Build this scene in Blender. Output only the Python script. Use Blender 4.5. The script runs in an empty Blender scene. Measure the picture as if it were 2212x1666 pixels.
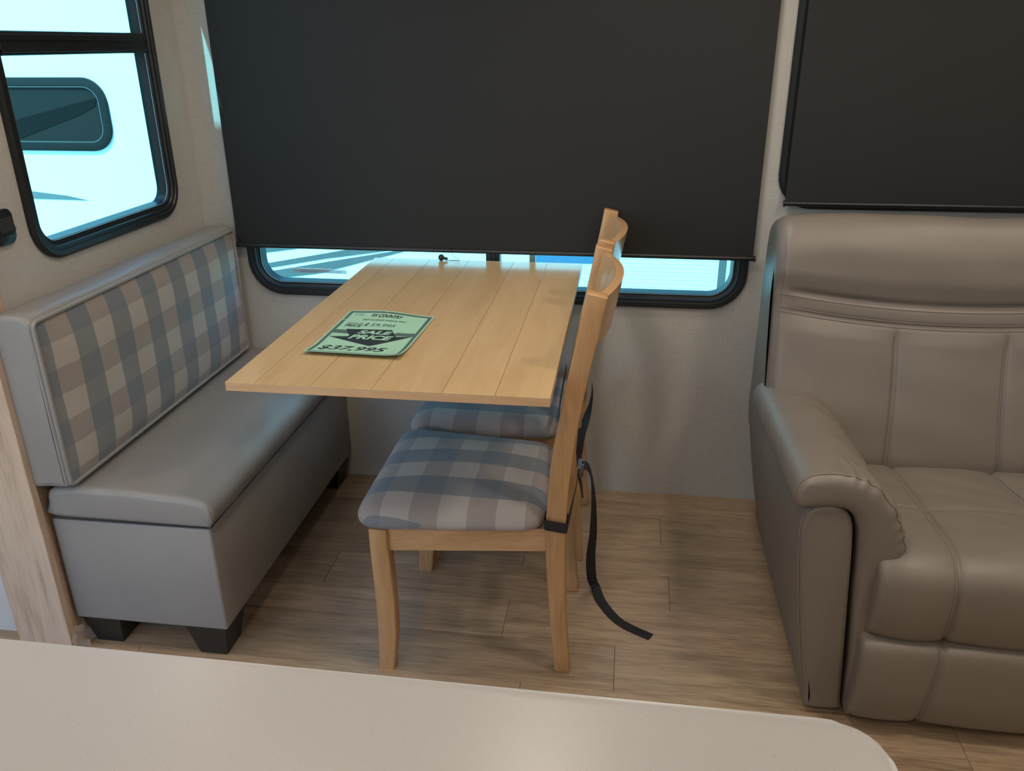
import bpy, bmesh, math, random
from mathutils import Vector, Matrix
random.seed(7)
S = bpy.context.scene
COL = S.collection
PI = math.pi

# ------------------------------------------------------------------ camera
FPX = 1763.09
cam_d = bpy.data.cameras.new('camera')
cam = bpy.data.objects.new('camera', cam_d)
COL.objects.link(cam)
cam_d.sensor_fit = 'HORIZONTAL'
cam_d.sensor_width = 36.0
cam_d.lens = FPX / 2212.0 * 36.0
cam_d.clip_start = 0.02
yaw, pit, rol = -0.1405, 0.3974, -0.0062
fw = Vector((math.sin(yaw) * math.cos(pit), math.cos(yaw) * math.cos(pit), -math.sin(pit)))
rt = Vector((math.cos(yaw), -math.sin(yaw), 0))
up = rt.cross(fw)
r2 = rt * math.cos(rol) + up * math.sin(rol)
u2 = up * math.cos(rol) - rt * math.sin(rol)
M = Matrix((r2, u2, -fw)).transposed().to_4x4()
M.translation = Vector((1.2667, -2.3213, 1.3344))
cam.matrix_world = M
S.camera = cam

# ------------------------------------------------------------------ view, world, sun, added lamps
S.view_settings.view_transform = 'Standard'
S.view_settings.look = 'None'
S.view_settings.exposure = 0.0
S.view_settings.gamma = 1.0
S.view_settings.use_curve_mapping = False

SUN_A, SUN_C = 0.42, 2.0          # sun travels along (A, 1, -C)
SKY = 0.8
SUN = 18.0
w = bpy.data.worlds.new('world'); S.world = w; w.use_nodes = True
nt = w.node_tree
sky = nt.nodes.new('ShaderNodeTexSky')
sky.sky_type = 'NISHITA'
sky.sun_disc = False
sky.sun_elevation = math.radians(60)
sky.sun_rotation = math.atan2(-SUN_A, -1.0)
sky.altitude = 300
nt.links.new(sky.outputs[0], nt.nodes['Background'].inputs[0])
nt.nodes['Background'].inputs[1].default_value = SKY

sl = bpy.data.lights.new('sun', 'SUN'); sl.energy = SUN; sl.angle = math.radians(0.5); sl.color = (1.0, 0.95, 0.88)
so = bpy.data.objects.new('sun', sl); COL.objects.link(so)
so.rotation_euler = Vector((SUN_A, 1, -SUN_C)).to_track_quat('-Z', 'Y').to_euler()
so.location = (-4, -8, 10)

LAMP_COL = (1.0, 0.88, 0.74)
FILL_LAMPS = [(-0.5, -1.45, 2.22, 4), (0.9, -1.20, 2.22, 5.8), (2.2, -1.30, 2.22, 8.0), (-0.4, -2.7, 2.22, 2), (0.75, -3.05, 2.22, 8), (2.5, -2.7, 2.22, 5.5), (3.6, -2.0, 2.22, 4),
         (0.25, -0.45, 2.06, 0.9), (1.40, -0.50, 2.06, 3.6), (2.45, -0.50, 2.06, 2.8)]  # lamps out of view, placed and weighted to brighten the interior

# ------------------------------------------------------------------ material helpers
def new_mat(name):
    m = bpy.data.materials.new(name); m.use_nodes = True
    n = m.node_tree.nodes; l = m.node_tree.links
    return m, n, l, n['Principled BSDF']

def val(n, x):
    v = n.new('ShaderNodeValue'); v.outputs[0].default_value = x; return v.outputs[0]

def mth(n, l, op, a, b=None, clamp=False):
    k = n.new('ShaderNodeMath'); k.operation = op; k.use_clamp = clamp
    for i, x in enumerate((a, b)):
        if x is None: continue
        if isinstance(x, (int, float)): k.inputs[i].default_value = x
        else: l.new(x, k.inputs[i])
    return k.outputs[0]

def mixc(n, l, fac, a, b, mode='MIX'):
    k = n.new('ShaderNodeMix'); k.data_type = 'RGBA'; k.blend_type = mode
    for s, x in ((k.inputs[0], fac), (k.inputs[6], a), (k.inputs[7], b)):
        if isinstance(x, (int, float)): s.default_value = x
        elif isinstance(x, tuple): s.default_value = (*x, 1) if len(x) == 3 else x
        else: l.new(x, s)
    return k.outputs[2]

def coord(n, l, kind='Object', scale=(1, 1, 1), loc=(0, 0, 0)):
    t = n.new('ShaderNodeTexCoord'); mp = n.new('ShaderNodeMapping')
    l.new(t.outputs[kind], mp.inputs[0])
    mp.inputs['Scale'].default_value = scale; mp.inputs['Location'].default_value = loc
    return mp.outputs[0]

def noise(n, l, vec, scale, detail=3, rough=.5, dist=0):
    k = n.new('ShaderNodeTexNoise'); l.new(vec, k.inputs['Vector'])
    k.inputs['Scale'].default_value = scale; k.inputs['Detail'].default_value = detail
    k.inputs['Roughness'].default_value = rough; k.inputs['Distortion'].default_value = dist
    return k.outputs[0]

def ramp(n, l, fac, stops):
    k = n.new('ShaderNodeValToRGB'); l.new(fac, k.inputs[0])
    e = k.color_ramp.elements
    while len(e) > 1: e.remove(e[-1])
    e[0].position = stops[0][0]; e[0].color = (*stops[0][1], 1)
    for p, c in stops[1:]:
        x = e.new(p); x.color = (*c, 1)
    return k.outputs[0]

def bump(n, l, b, h, strength=.2, dist=.002):
    k = n.new('ShaderNodeBump'); k.inputs['Strength'].default_value = strength; k.inputs['Distance'].default_value = dist
    l.new(h, k.inputs['Height']); l.new(k.outputs[0], b.inputs['Normal'])

def plain(name, col, rough=.5, metal=0., spec=.5, nscale=0, namp=.1, bstr=0, coat=0, emit=None):
    m, n, l, b = new_mat(name)
    b.inputs['Base Color'].default_value = (*col, 1); b.inputs['Roughness'].default_value = rough
    b.inputs['Metallic'].default_value = metal; b.inputs['Specular IOR Level'].default_value = spec
    b.inputs['Coat Weight'].default_value = coat
    if nscale:
        v = coord(n, l); f = noise(n, l, v, nscale, 4)
        dark = tuple(c * (1 - namp) for c in col); lite = tuple(min(1, c * (1 + namp)) for c in col)
        l.new(mixc(n, l, f, dark, lite), b.inputs['Base Color'])
        if bstr: bump(n, l, b, f, bstr)
    if emit:
        b.inputs['Emission Color'].default_value = (*emit[0], 1); b.inputs['Emission Strength'].default_value = emit[1]
    return m

def wood(name, dark, mid, lite, axis='x', scale=1.0, rough=.4, stretch=14, per_object=0., coat=0., fine=.5):
    m, n, l, b = new_mat(name)
    sc = {'x': (1, stretch, stretch), 'y': (stretch, 1, stretch), 'z': (stretch, stretch, 1)}[axis]
    v = coord(n, l, 'Object', sc)
    if per_object:
        oi = n.new('ShaderNodeObjectInfo'); vm = n.new('ShaderNodeVectorMath'); vm.operation = 'ADD'
        cx = n.new('ShaderNodeCombineXYZ')
        for i, kk in enumerate((37., 91., 53.)): l.new(mth(n, l, 'MULTIPLY', oi.outputs['Random'], kk), cx.inputs[i])
        l.new(v, vm.inputs[0]); l.new(cx.outputs[0], vm.inputs[1]); v = vm.outputs[0]
    f1 = noise(n, l, v, 1.6 * scale, 4, .6, .6); f2 = noise(n, l, v, 9 * scale, 5, .65)
    f = mth(n, l, 'ADD', mth(n, l, 'MULTIPLY', f1, 1 - fine), mth(n, l, 'MULTIPLY', f2, fine))
    c = ramp(n, l, f, [(.33, dark), (.5, mid), (.68, lite)])
    if per_object:
        k = mth(n, l, 'ADD', mth(n, l, 'MULTIPLY', oi.outputs['Random'], per_object), 1 - per_object / 2)
        cc = n.new('ShaderNodeCombineColor')
        for i in range(3): l.new(k, cc.inputs[i])
        c = mixc(n, l, 1.0, c, cc.outputs[0], 'MULTIPLY')
    l.new(c, b.inputs['Base Color']); b.inputs['Roughness'].default_value = rough
    b.inputs['Coat Weight'].default_value = coat; b.inputs['Coat Roughness'].default_value = .12
    bump(n, l, b, f2, .025, .001)
    return m

def plaid(name, axes, cells, off):
    m, n, l, b = new_mat(name)
    t = n.new('ShaderNodeTexCoord'); sp = n.new('ShaderNodeSeparateXYZ'); l.new(t.outputs['Object'], sp.inputs[0])
    def par(ax, o, cell):
        x = mth(n, l, 'DIVIDE', mth(n, l, 'ADD', sp.outputs['XYZ'.index(ax)], 100 * cell - o), cell)
        return mth(n, l, 'GREATER_THAN', mth(n, l, 'MODULO', x, 2.0), 1.0)
    p, q = par(axes[0], off[0], cells[0]), par(axes[1], off[1], cells[1])
    A = mixc(n, l, q, (.40, .365, .33), (.30, .262, .242))
    B = mixc(n, l, q, (.205, .21, .215), (.165, .182, .205))
    c = mixc(n, l, p, A, B)
    v = coord(n, l); f = noise(n, l, v, 900, 2); f0 = noise(n, l, v, 60, 3)
    cc = mixc(n, l, mth(n, l, 'MULTIPLY', f, .35), c, (.5, .5, .5), 'OVERLAY')
    l.new(cc, b.inputs['Base Color']); b.inputs['Roughness'].default_value = .85
    b.inputs['Sheen Weight'].default_value = .15
    bump(n, l, b, f, .25, .0006)
    return m

def leather(name, col, rough=.42, spec=.5):
    m, n, l, b = new_mat(name)
    v = coord(n, l); f = noise(n, l, v, 6, 4); g = noise(n, l, v, 420, 2)
    big = noise(n, l, v, 9, 3)
    c = mixc(n, l, f, tuple(x * .9 for x in col), tuple(x * 1.1 for x in col))
    l.new(c, b.inputs['Base Color']); b.inputs['Roughness'].default_value = rough
    b.inputs['Specular IOR Level'].default_value = spec
    h = mth(n, l, 'ADD', mth(n, l, 'MULTIPLY', big, 6.), g)
    bump(n, l, b, h, .12, .0015)
    return m

def pane(name, tint, refl=1.0):
    m = bpy.data.materials.new(name); m.use_nodes = True
    n = m.node_tree.nodes; l = m.node_tree.links; n.clear()
    o = n.new('ShaderNodeOutputMaterial'); mx = n.new('ShaderNodeMixShader')
    tr = n.new('ShaderNodeBsdfTransparent'); gl = n.new('ShaderNodeBsdfGlossy'); fr = n.new('ShaderNodeFresnel')
    tr.inputs[0].default_value = (*tint, 1); gl.inputs[1].default_value = .02; fr.inputs[0].default_value = 1.35
    l.new(fr.outputs[0], mx.inputs[0]); l.new(tr.outputs[0], mx.inputs[1]); l.new(gl.outputs[0], mx.inputs[2])
    l.new(mx.outputs[0], o.inputs[0])
    return m

# walls: pale linen vinyl
def wall_mat():
    m, n, l, b = new_mat('linen_wall')
    v1 = coord(n, l, 'Object', (1, 1, 22)); v2 = coord(n, l, 'Object', (22, 22, 1))
    a = noise(n, l, v1, 22, 3, .6); c = noise(n, l, v2, 22, 3, .6)
    f = mth(n, l, 'MULTIPLY', mth(n, l, 'ADD', a, c), .5)
    l.new(ramp(n, l, f, [(.35, (.41, .39, .355)), (.5, (.475, .46, .43)), (.65, (.51, .50, .47))]), b.inputs['Base Color'])
    b.inputs['Roughness'].default_value = .6
    bump(n, l, b, f, .15, .001)
    return m

MT = {}
MT['wall'] = wall_mat()
MT['white'] = plain('white_panel', (.60, .60, .58), .5)
MT['ceil'] = plain('ceiling_vinyl', (.75, .72, .68), .6, nscale=30, namp=.03)
MT['plank'] = wood('floor_plank', (.20, .138, .084), (.37, .266, .170), (.50, .372, .248), 'x', 1.5, .36, 14, per_object=.22, fine=.55)
MT['subfloor'] = plain('subfloor', (.06, .05, .04), .9)
MT['oak'] = wood('pale_oak', (.36, .25, .17), (.55, .42, .32), (.62, .49, .38), 'z', 1.2, .45, 12)
MT['maple_top'] = wood('maple_laminate', (.52, .345, .17), (.575, .39, .20), (.62, .43, .225), 'y', 1.0, .20, 9, per_object=.07, fine=.35)
MT['maple_slab'] = wood('maple_edge', (.52, .31, .16), (.61, .38, .2), (.66, .43, .235), 'x', 1.0, .35, 9)
MT['maple_z'] = wood('maple_leg', (.39, .212, .09), (.49, .28, .128), (.55, .335, .165), 'z', 1.6, .33, 12, fine=.45)
MT['maple_x'] = wood('maple_rail', (.42, .235, .11), (.53, .315, .16), (.60, .37, .195), 'x', 1.6, .33, 12)
MT['maple_y'] = wood('maple_crest', (.47, .28, .135), (.51, .305, .15), (.54, .33, .168), 'y', 1.6, .2, 12)
MT['plaid_xy'] = plaid('plaid_seat_fabric', 'YX', (.0655, .0615), (-.0745, -.182))
MT['plaid_yz'] = plaid('plaid_back_fabric', 'YZ', (.066, .0575), (.034, .263))
MT['vinyl'] = leather('grey_vinyl', (.27, .255, .24), .42)
MT['taupe'] = leather('taupe_leather', (.195, .167, .142), .45)
MT['thread'] = plain('pale_thread', (.27, .225, .19), .8)
MT['thread2'] = plain('grey_thread', (.30, .285, .265), .8)
MT['black'] = plain('black_plastic', (.012, .014, .015), .38)
MT['blackfoot'] = plain('black_stained_leg', (.016, .015, .013), .45)
MT['gasket'] = plain('rubber_gasket', (.02, .022, .024), .6)
MT['shade'] = plain('blackout_fabric', (.013, .013, .0135), .75, nscale=260, namp=.18, bstr=.1)
MT['web'] = plain('black_webbing', (.012, .012, .013), .7, nscale=600, namp=.3, bstr=.2)
MT['buckle'] = plain('dark_metal', (.25, .27, .3), .3, metal=.9)
MT['glass'] = pane('tinted_glass', (.205, .74, .90)); MT['clear'] = pane('clear_glass', (.58, .66, .71))
MT['film'] = plain('clear_film', (.75, .74, .72), .15)
MT['film'].node_tree.nodes['Principled BSDF'].inputs['Alpha'].default_value = .35
MT['dkmetal'] = plain('grey_metal', (.3, .3, .3), .4, metal=.8)
MT['chrome'] = plain('brushed_strip', (.35, .36, .37), .35, metal=.7)

def quartz():
    m, n, l, b = new_mat('speckled_quartz')
    v = coord(n, l)
    vo = n.new('ShaderNodeTexVoronoi'); vo.inputs['Scale'].default_value = 210; l.new(v, vo.inputs['Vector'])
    f = mth(n, l, 'LESS_THAN', vo.outputs['Distance'], .13)
    g = mth(n, l, 'GREATER_THAN', noise(n, l, v, 60, 2), .47)
    h = mth(n, l, 'MULTIPLY', f, g)
    big = noise(n, l, v, 4, 3)
    base = mixc(n, l, big, (.415, .40, .388), (.455, .438, .427))
    l.new(mixc(n, l, mth(n, l, 'MULTIPLY', h, .55), base, (.33, .29, .265)), b.inputs['Base Color'])
    b.inputs['Roughness'].default_value = .3
    return m
MT['quartz'] = quartz()

# ------------------------------------------------------------------ mesh helpers
def link(name, me, m, parent=None, loc=None):
    o = bpy.data.objects.new(name, me); COL.objects.link(o)
    if m is not None and not me.materials: me.materials.append(m)
    if parent is not None: o.parent = parent
    if loc is not None: o.location = loc
    return o

def wloc(p):
    v = Vector((0, 0, 0))
    while p is not None:
        v = v + Vector(p.location); p = p.parent
    return v

def obj(name, bm, m, parent=None, origin=None, smooth=False, angle=40):
    """bm is in world space; the object's origin goes to `origin` (default: parent's origin, or box-bottom centre)."""
    bmesh.ops.recalc_face_normals(bm, faces=bm.faces[:])
    me = bpy.data.meshes.new(name)
    pl = wloc(parent)
    if origin is None:
        if parent is not None: origin = pl
        else:
            lo = [min(v.co[i] for v in bm.verts) for i in range(3)]; hi = [max(v.co[i] for v in bm.verts) for i in range(3)]
            origin = Vector(((lo[0] + hi[0]) / 2, (lo[1] + hi[1]) / 2, lo[2]))
    origin = Vector(origin)
    bmesh.ops.translate(bm, verts=bm.verts[:], vec=-origin)
    if smooth:
        for f in bm.faces: f.smooth = True
        ca = math.radians(angle)
        for e in bm.edges:
            if len(e.link_faces) == 2 and e.calc_face_angle(0) > ca: e.smooth = False
    bm.to_mesh(me); bm.free()
    return link(name, me, m, parent, origin - pl)

def empty(name, loc, label, cat, group=None):
    o = bpy.data.objects.new(name, None); COL.objects.link(o); o.location = loc
    o.empty_display_size = .05
    return tag(o, label, cat, group)

def tag(o, label, cat, group=None, kind=None):
    o['label'] = label; o['category'] = cat
    if group: o['group'] = group
    if kind: o['kind'] = kind
    return o

def struct(o, label=None):
    o['kind'] = 'structure'
    if label: o['label'] = label
    return o

def NB(): return bmesh.new()

def box(bm, x0, x1, y0, y1, z0, z1, bev=0, seg=2):
    vs = [bm.verts.new((x, y, z)) for z in (z0, z1) for y in (y0, y1) for x in (x0, x1)]
    q = [(0, 1, 3, 2), (4, 6, 7, 5), (0, 4, 5, 1), (2, 3, 7, 6), (0, 2, 6, 4), (1, 5, 7, 3)]
    fs = [bm.faces.new([vs[i] for i in f]) for f in q]
    if bev:
        es = list({e for f in fs for e in f.edges})
        bmesh.ops.bevel(bm, geom=es, offset=bev, segments=seg, profile=.5, affect='EDGES')
    return bm

def prism(bm, pts, ax, a, b, bev=0, seg=2):
    """polygon pts in the plane normal to ax, from a to b"""
    def mk(p, t): return {'x': (t, p[0], p[1]), 'y': (p[0], t, p[1]), 'z': (p[0], p[1], t)}[ax]
    v0 = [bm.verts.new(mk(p, a)) for p in pts]; v1 = [bm.verts.new(mk(p, b)) for p in pts]
    n = len(pts); fs = [bm.faces.new(v0), bm.faces.new(list(reversed(v1)))]
    for i in range(n): fs.append(bm.faces.new((v0[i], v1[i], v1[(i + 1) % n], v0[(i + 1) % n])))
    if bev:
        es = list({e for f in fs[:2] for e in f.edges})
        bmesh.ops.bevel(bm, geom=es, offset=bev, segments=seg, profile=.5, affect='EDGES')
    return bm

def tube(bm, pts, r, n=8, closed=False, cap=True):
    pts = [Vector(p) for p in pts]; N = len(pts)
    rings = []
    prev = None
    for i, p in enumerate(pts):
        if closed: t = pts[(i + 1) % N] - pts[i - 1]
        else: t = pts[min(i + 1, N - 1)] - pts[max(i - 1, 0)]
        t.normalize()
        if prev is None:
            a = Vector((0, 0, 1)) if abs(t.z) < .9 else Vector((1, 0, 0))
            u = t.cross(a).normalized()
        else:
            u = (prev - t * prev.dot(t)).normalized()
        prev = u; v = t.cross(u)
        rr = r[i] if isinstance(r, (list, tuple)) else r
        rings.append([bm.verts.new(p + (u * math.cos(2 * PI * k / n) + v * math.sin(2 * PI * k / n)) * rr) for k in range(n)])
    for i in range(N if closed else N - 1):
        a, b = rings[i], rings[(i + 1) % N]
        for k in range(n): bm.faces.new((a[k], a[(k + 1) % n], b[(k + 1) % n], b[k]))
    if cap and not closed:
        bm.faces.new(rings[0]); bm.faces.new(list(reversed(rings[-1])))
    return bm

def rrect(x0, x1, z0, z1, r, n=8):
    out = []
    for cx, cz, a0 in ((x1 - r, z1 - r, 0), (x0 + r, z1 - r, 90), (x0 + r, z0 + r, 180), (x1 - r, z0 + r, 270)):
        for i in range(n + 1):
            a = math.radians(a0 + 90 * i / n); out.append((cx + r * math.cos(a), cz + r * math.sin(a)))
    return out

def ring_sweep(bm, rect, r, prof, mk, n=8):
    """rounded-rectangle frame: prof = closed list of (inset, depth)"""
    x0, x1, z0, z1 = rect
    loops = []
    for ins, d in prof:
        pts = rrect(x0 + ins, x1 - ins, z0 + ins, z1 - ins, max(r - ins, .004), n)
        loops.append([bm.verts.new(mk(p[0], d, p[1])) for p in pts])
    m = len(loops); k = len(loops[0])
    for i in range(m):
        a, b = loops[i], loops[(i + 1) % m]
        for j in range(k): bm.faces.new((a[j], a[(j + 1) % k], b[(j + 1) % k], b[j]))
    return bm

def spline(pts, n, closed=True):
    P = [Vector(p) for p in pts]; N = len(P); out = []
    segs = N if closed else N - 1
    # arc-length uniform resample of Catmull-Rom
    dense = []
    for i in range(segs):
        if closed: p0, p1, p2, p3 = P[i - 1], P[i], P[(i + 1) % N], P[(i + 2) % N]
        else: p0, p1, p2, p3 = P[max(i - 1, 0)], P[i], P[i + 1], P[min(i + 2, N - 1)]
        for k in range(16):
            t = k / 16
            dense.append(.5 * ((2 * p1) + (p2 - p0) * t + (2 * p0 - 5 * p1 + 4 * p2 - p3) * t * t + (3 * p1 - p0 - 3 * p2 + p3) * t ** 3))
    if not closed: dense.append(P[-1])
    D = dense + [dense[0]] if closed else dense
    L = [0]
    for a, b in zip(D, D[1:]): L.append(L[-1] + (b - a).length)
    tot = L[-1]; j = 0
    m = n if closed else n - 1
    for i in range(n):
        s = tot * i / m
        while j < len(L) - 2 and L[j + 1] < s: j += 1
        t = (s - L[j]) / max(L[j + 1] - L[j], 1e-9)
        out.append(D[j].lerp(D[j + 1], min(t, 1)))
    return out

class Loft:
    """closed 2-D profile swept along an axis with rounded ends and a displacement field"""
    def __init__(s, prof, ax, t0, t1, r=.02, n=64, nseg=40, disp=None, shift=None, r1=None, insf=None):
        s.insf = insf
        s.ax, s.t0, s.t1, s.r, s.n, s.nseg, s.disp, s.shift = ax, t0, t1, r, n, nseg, disp, shift
        s.r1 = r if r1 is None else r1
        p2 = [Vector((a, b, 0)) for a, b in prof]
        s.P = spline(p2, n)
        c = sum(s.P, Vector()) / n
        s.N = []
        area = sum(s.P[i].x * s.P[(i + 1) % n].y - s.P[(i + 1) % n].x * s.P[i].y for i in range(n))
        sg = 1 if area > 0 else -1
        for i in range(n):
            t = (s.P[(i + 1) % n] - s.P[i - 1]).normalized(); s.N.append(Vector((t.y, -t.x, 0)) * sg)
    def ins(s, t):
        d = t - s.t0; e = s.t1 - t
        if d < s.r: return s.r - math.sqrt(max(0, s.r ** 2 - (s.r - d) ** 2))
        if e < s.r1: return s.r1 - math.sqrt(max(0, s.r1 ** 2 - (s.r1 - e) ** 2))
        return 0
    def pt(s, t, i, off=0):
        fi = i % s.n; a = int(fi); f = fi - a; b = (a + 1) % s.n
        p = s.P[a].lerp(s.P[b], f); nn = s.N[a].lerp(s.N[b], f).normalized()
        o = off - s.ins(t) * (s.insf(p.x, p.y) if s.insf else 1)
        if s.disp: o += s.disp(t, p.x, p.y, fi)
        q = p + nn * o
        if s.shift:
            dx, dy = s.shift(t, q.x, q.y); q = Vector((q.x + dx, q.y + dy, 0))
        return Vector({'x': (t, q.x, q.y), 'y': (q.x, t, q.y), 'z': (q.x, q.y, t)}[s.ax])
    def build(s, bm):
        ts = []
        for r_, e, sg in ((s.r, s.t0, 1), (s.r1, s.t1, -1)):
            if r_ > 0: ts += [e + sg * r_ * (1 - math.cos(PI / 2 * k / 5)) for k in range(5)]
        lo, hi = s.t0 + s.r, s.t1 - s.r1
        ts += [lo + (hi - lo) * k / s.nseg for k in range(s.nseg + 1)]
        ts = sorted(set(round(t, 6) for t in ts))
        rings = [[bm.verts.new(s.pt(t, i)) for i in range(s.n)] for t in ts]
        for a, b in zip(rings, rings[1:]):
            for i in range(s.n): bm.faces.new((a[i], a[(i + 1) % s.n], b[(i + 1) % s.n], b[i]))
        if getattr(s, 'bridge', False):
            for ring in (rings[0], rings[-1]):
                es = [e for v in ring for e in v.link_edges if e.is_boundary]
                bmesh.ops.triangle_fill(bm, edges=list(set(es)), use_beauty=True, use_dissolve=False)
        else:
            caps = [bm.faces.new(rings[0]), bm.faces.new(list(reversed(rings[-1])))]
            bmesh.ops.triangulate(bm, faces=caps)
        return bm
    def near(s, p, q):
        return min(range(s.n), key=lambda i: (s.P[i].x - p) ** 2 + (s.P[i].y - q) ** 2)

def ribbon(bm, pts, wid, width, th=.0016, n=60):
    """pts: path; wid: width direction per point"""
    P = spline(pts, n, False); Wd = spline(wid, n, False)
    ra = []
    for i, p in enumerate(P):
        t = (P[min(i + 1, n - 1)] - P[max(i - 1, 0)]).normalized()
        wv = Wd[i] - t * Wd[i].dot(t); wv.normalize(); nn = t.cross(wv)
        ra.append([bm.verts.new(p + wv * a * width / 2 + nn * b * th / 2) for a, b in ((-1, -1), (1, -1), (1, 1), (-1, 1))])
    for a, b in zip(ra, ra[1:]):
        for k in range(4): bm.faces.new((a[k], a[(k + 1) % 4], b[(k + 1) % 4], b[k]))
    bm.faces.new(ra[0]); bm.faces.new(list(reversed(ra[-1])))
    return bm

def text_bm(body, size=1., shear=0., bold=0.):
    cu = bpy.data.curves.new('t', 'FONT'); cu.body = body; cu.size = size; cu.shear = shear; cu.offset = bold
    cu.resolution_u = 4
    o = bpy.data.objects.new('t', cu); COL.objects.link(o)
    dg = bpy.context.evaluated_depsgraph_get(); dg.update()
    me = bpy.data.meshes.new_from_object(o.evaluated_get(dg))
    bm = bmesh.new(); bm.from_mesh(me)
    bpy.data.objects.remove(o); bpy.data.curves.remove(cu); bpy.data.meshes.remove(me)
    return bm

def copy_tree(o, parent=None):
    c = o.copy(); COL.objects.link(c); c.parent = parent
    for ch in o.children: copy_tree(ch, c)
    return c

# ------------------------------------------------------------------ the room shell
def wall_holes(name, ax, t0, t1, u0, u1, z0, z1, holes, m):
    bm = NB()
    us = sorted({u0, u1, *[h[0] for h in holes], *[h[1] for h in holes]}); zs = sorted({z0, z1, *[h[2] for h in holes], *[h[3] for h in holes]})
    for a, b in zip(us, us[1:]):
        for c, d in zip(zs, zs[1:]):
            if any(h[0] < (a + b) / 2 < h[1] and h[2] < (c + d) / 2 < h[3] for h in holes): continue
            if ax == 'y': box(bm, a, b, t0, t1, c, d)
            else: box(bm, t0, t1, a, b, c, d)
    bmesh.ops.remove_doubles(bm, verts=bm.verts[:], dist=1e-5)
    # drop the doubled inner faces
    seen = {}
    for f in bm.faces:
        seen.setdefault(tuple(round(x, 4) for x in f.calc_center_median()), []).append(f)
    dead = [f for k in seen.values() if len(k) > 1 for f in k]
    bmesh.ops.delete(bm, geom=dead, context='FACES')
    return struct(obj(name, bm, m, origin=(0, 0, 0)))

ZC = 2.06
# windows: rect = outer flange edge
WL = (-.742, -.133, .893, 1.93)      # left wall (y, z)
WB = (.128, 1.612, .622, 1.66)        # back wall (x, z), dinette
WR = (1.666, 3.15, .915, 1.66)        # back wall behind the recliner
HI = .034
hole = lambda r: (r[0] + HI, r[1] - HI, r[2] + HI, r[3] - HI)
wall_holes('wall_back', 'y', 0, .05, -.05, 3.45, -.02, ZC, [hole(WB), hole(WR)], MT['wall'])
wall_holes('wall_left', 'x', -.03, 0, -.88, 0, -.02, ZC, [hole(WL)], MT['wall'])
wall_holes('wall_right', 'x', 3.40, 3.45, -.88, 0, -.02, ZC, [], MT['wall'])
wall_holes('wall_side_left', 'y', -.88, -.83, -1.6, -.03, -.02, 2.22, [], MT['white'])
wall_holes('wall_side_right', 'y', -.93, -.88, 3.40, 4.4, -.02, 2.22, [], MT['wall'])
wall_holes('wall_header', 'y', -.93, -.88, -.05, 3.40, ZC - .06, 2.22, [], MT['oak'])
wall_holes('wall_far_left', 'x', -1.65, -1.6, -3.35, -.93, -.02, 2.22, [], MT['wall'])
wall_holes('wall_far_right', 'x', 4.4, 4.45, -3.35, -.93, -.02, 2.22, [], MT['wall'])
FW = [(-1.45, .45, .30, 1.98)]  # opening out of view, widened to let in more daylight
wall_holes('wall_front', 'y', -3.4, -3.35, -1.65, 4.45, -.02, 2.22, FW, MT['wall'])
struct(obj('ceiling', box(NB(), -1.65, 4.45, -3.4, -.88, 2.22, 2.30), MT['ceil']))
struct(obj('ceiling', box(NB(), -.05, 3.45, -.9, .05, ZC, ZC + .06), MT['ceil']))
# the roof of the vehicle body with its gutter overhang, above the slide-out
struct(obj('roof', box(NB(), -3.2, 6.0, -3.7, -.77, 2.58, 2.68, .02), MT['white']), 'white roof slab with gutter overhang')

# floor: separate vinyl planks on a dark base
fl = struct(obj('floor', box(NB(), -1.6, 4.4, -3.35, 0, -.03, -.004), MT['subfloor'], origin=(0, 0, 0)))
PW, PLN = .148, .92
pm = {}
def plank_mesh(L, Wd):
    k = (round(L, 3), round(Wd, 3))
    if k not in pm:
        bm = box(NB(), 0, L, 0, Wd, -.004, 0)
        es = [e for e in bm.edges if all(v.co.z > -.001 for v in e.verts)]
        bmesh.ops.bevel(bm, geom=es, offset=.0007, segments=1, profile=.5, affect='EDGES')
        bmesh.ops.recalc_face_normals(bm, faces=bm.faces[:])
        me = bpy.data.meshes.new('plank'); bm.to_mesh(me); bm.free(); me.materials.append(MT['plank']); pm[k] = me
    return pm[k]
y = -.0; row = 0
while y > -3.349:
    yb = max(y - PW, -3.35)
    deep = y < -.93 + 1e-3
    xa, xb = (-1.6, 4.4) if (yb < -.87) else (0, 3.4)
    off = [.0, .38, .71, .19, .55, .86][row % 6] * PLN + .08 * (row % 5)
    x = xa - off % PLN
    while x < xb:
        a, b = max(x, xa), min(x + PLN, xb)
        if b - a > .02:
            me = plank_mesh(b - a - .0008, y - yb - .0008)
            p = link('plank', me, MT['plank'], fl, (a, yb, 0))
        x += PLN
    y = yb; row += 1

# pale oak fascia that trims the slide-out opening
fa = struct(obj('trim_1', box(NB(), -.075, .012, -.925, -.93 + .055, 0, ZC - .06), MT['oak'], origin=(0, -.9, 0)), 'pale oak fascia post trimming the slide-out opening')
obj('plank', box(NB(), -.0745, .022, -.945, -.925, 0, ZC - .06, .0015), MT['oak'], fa)
obj('plank', box(NB(), -.118, -.0755, -.940, -.930, 0, ZC - .06, .0015), MT['oak'], fa)

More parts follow.
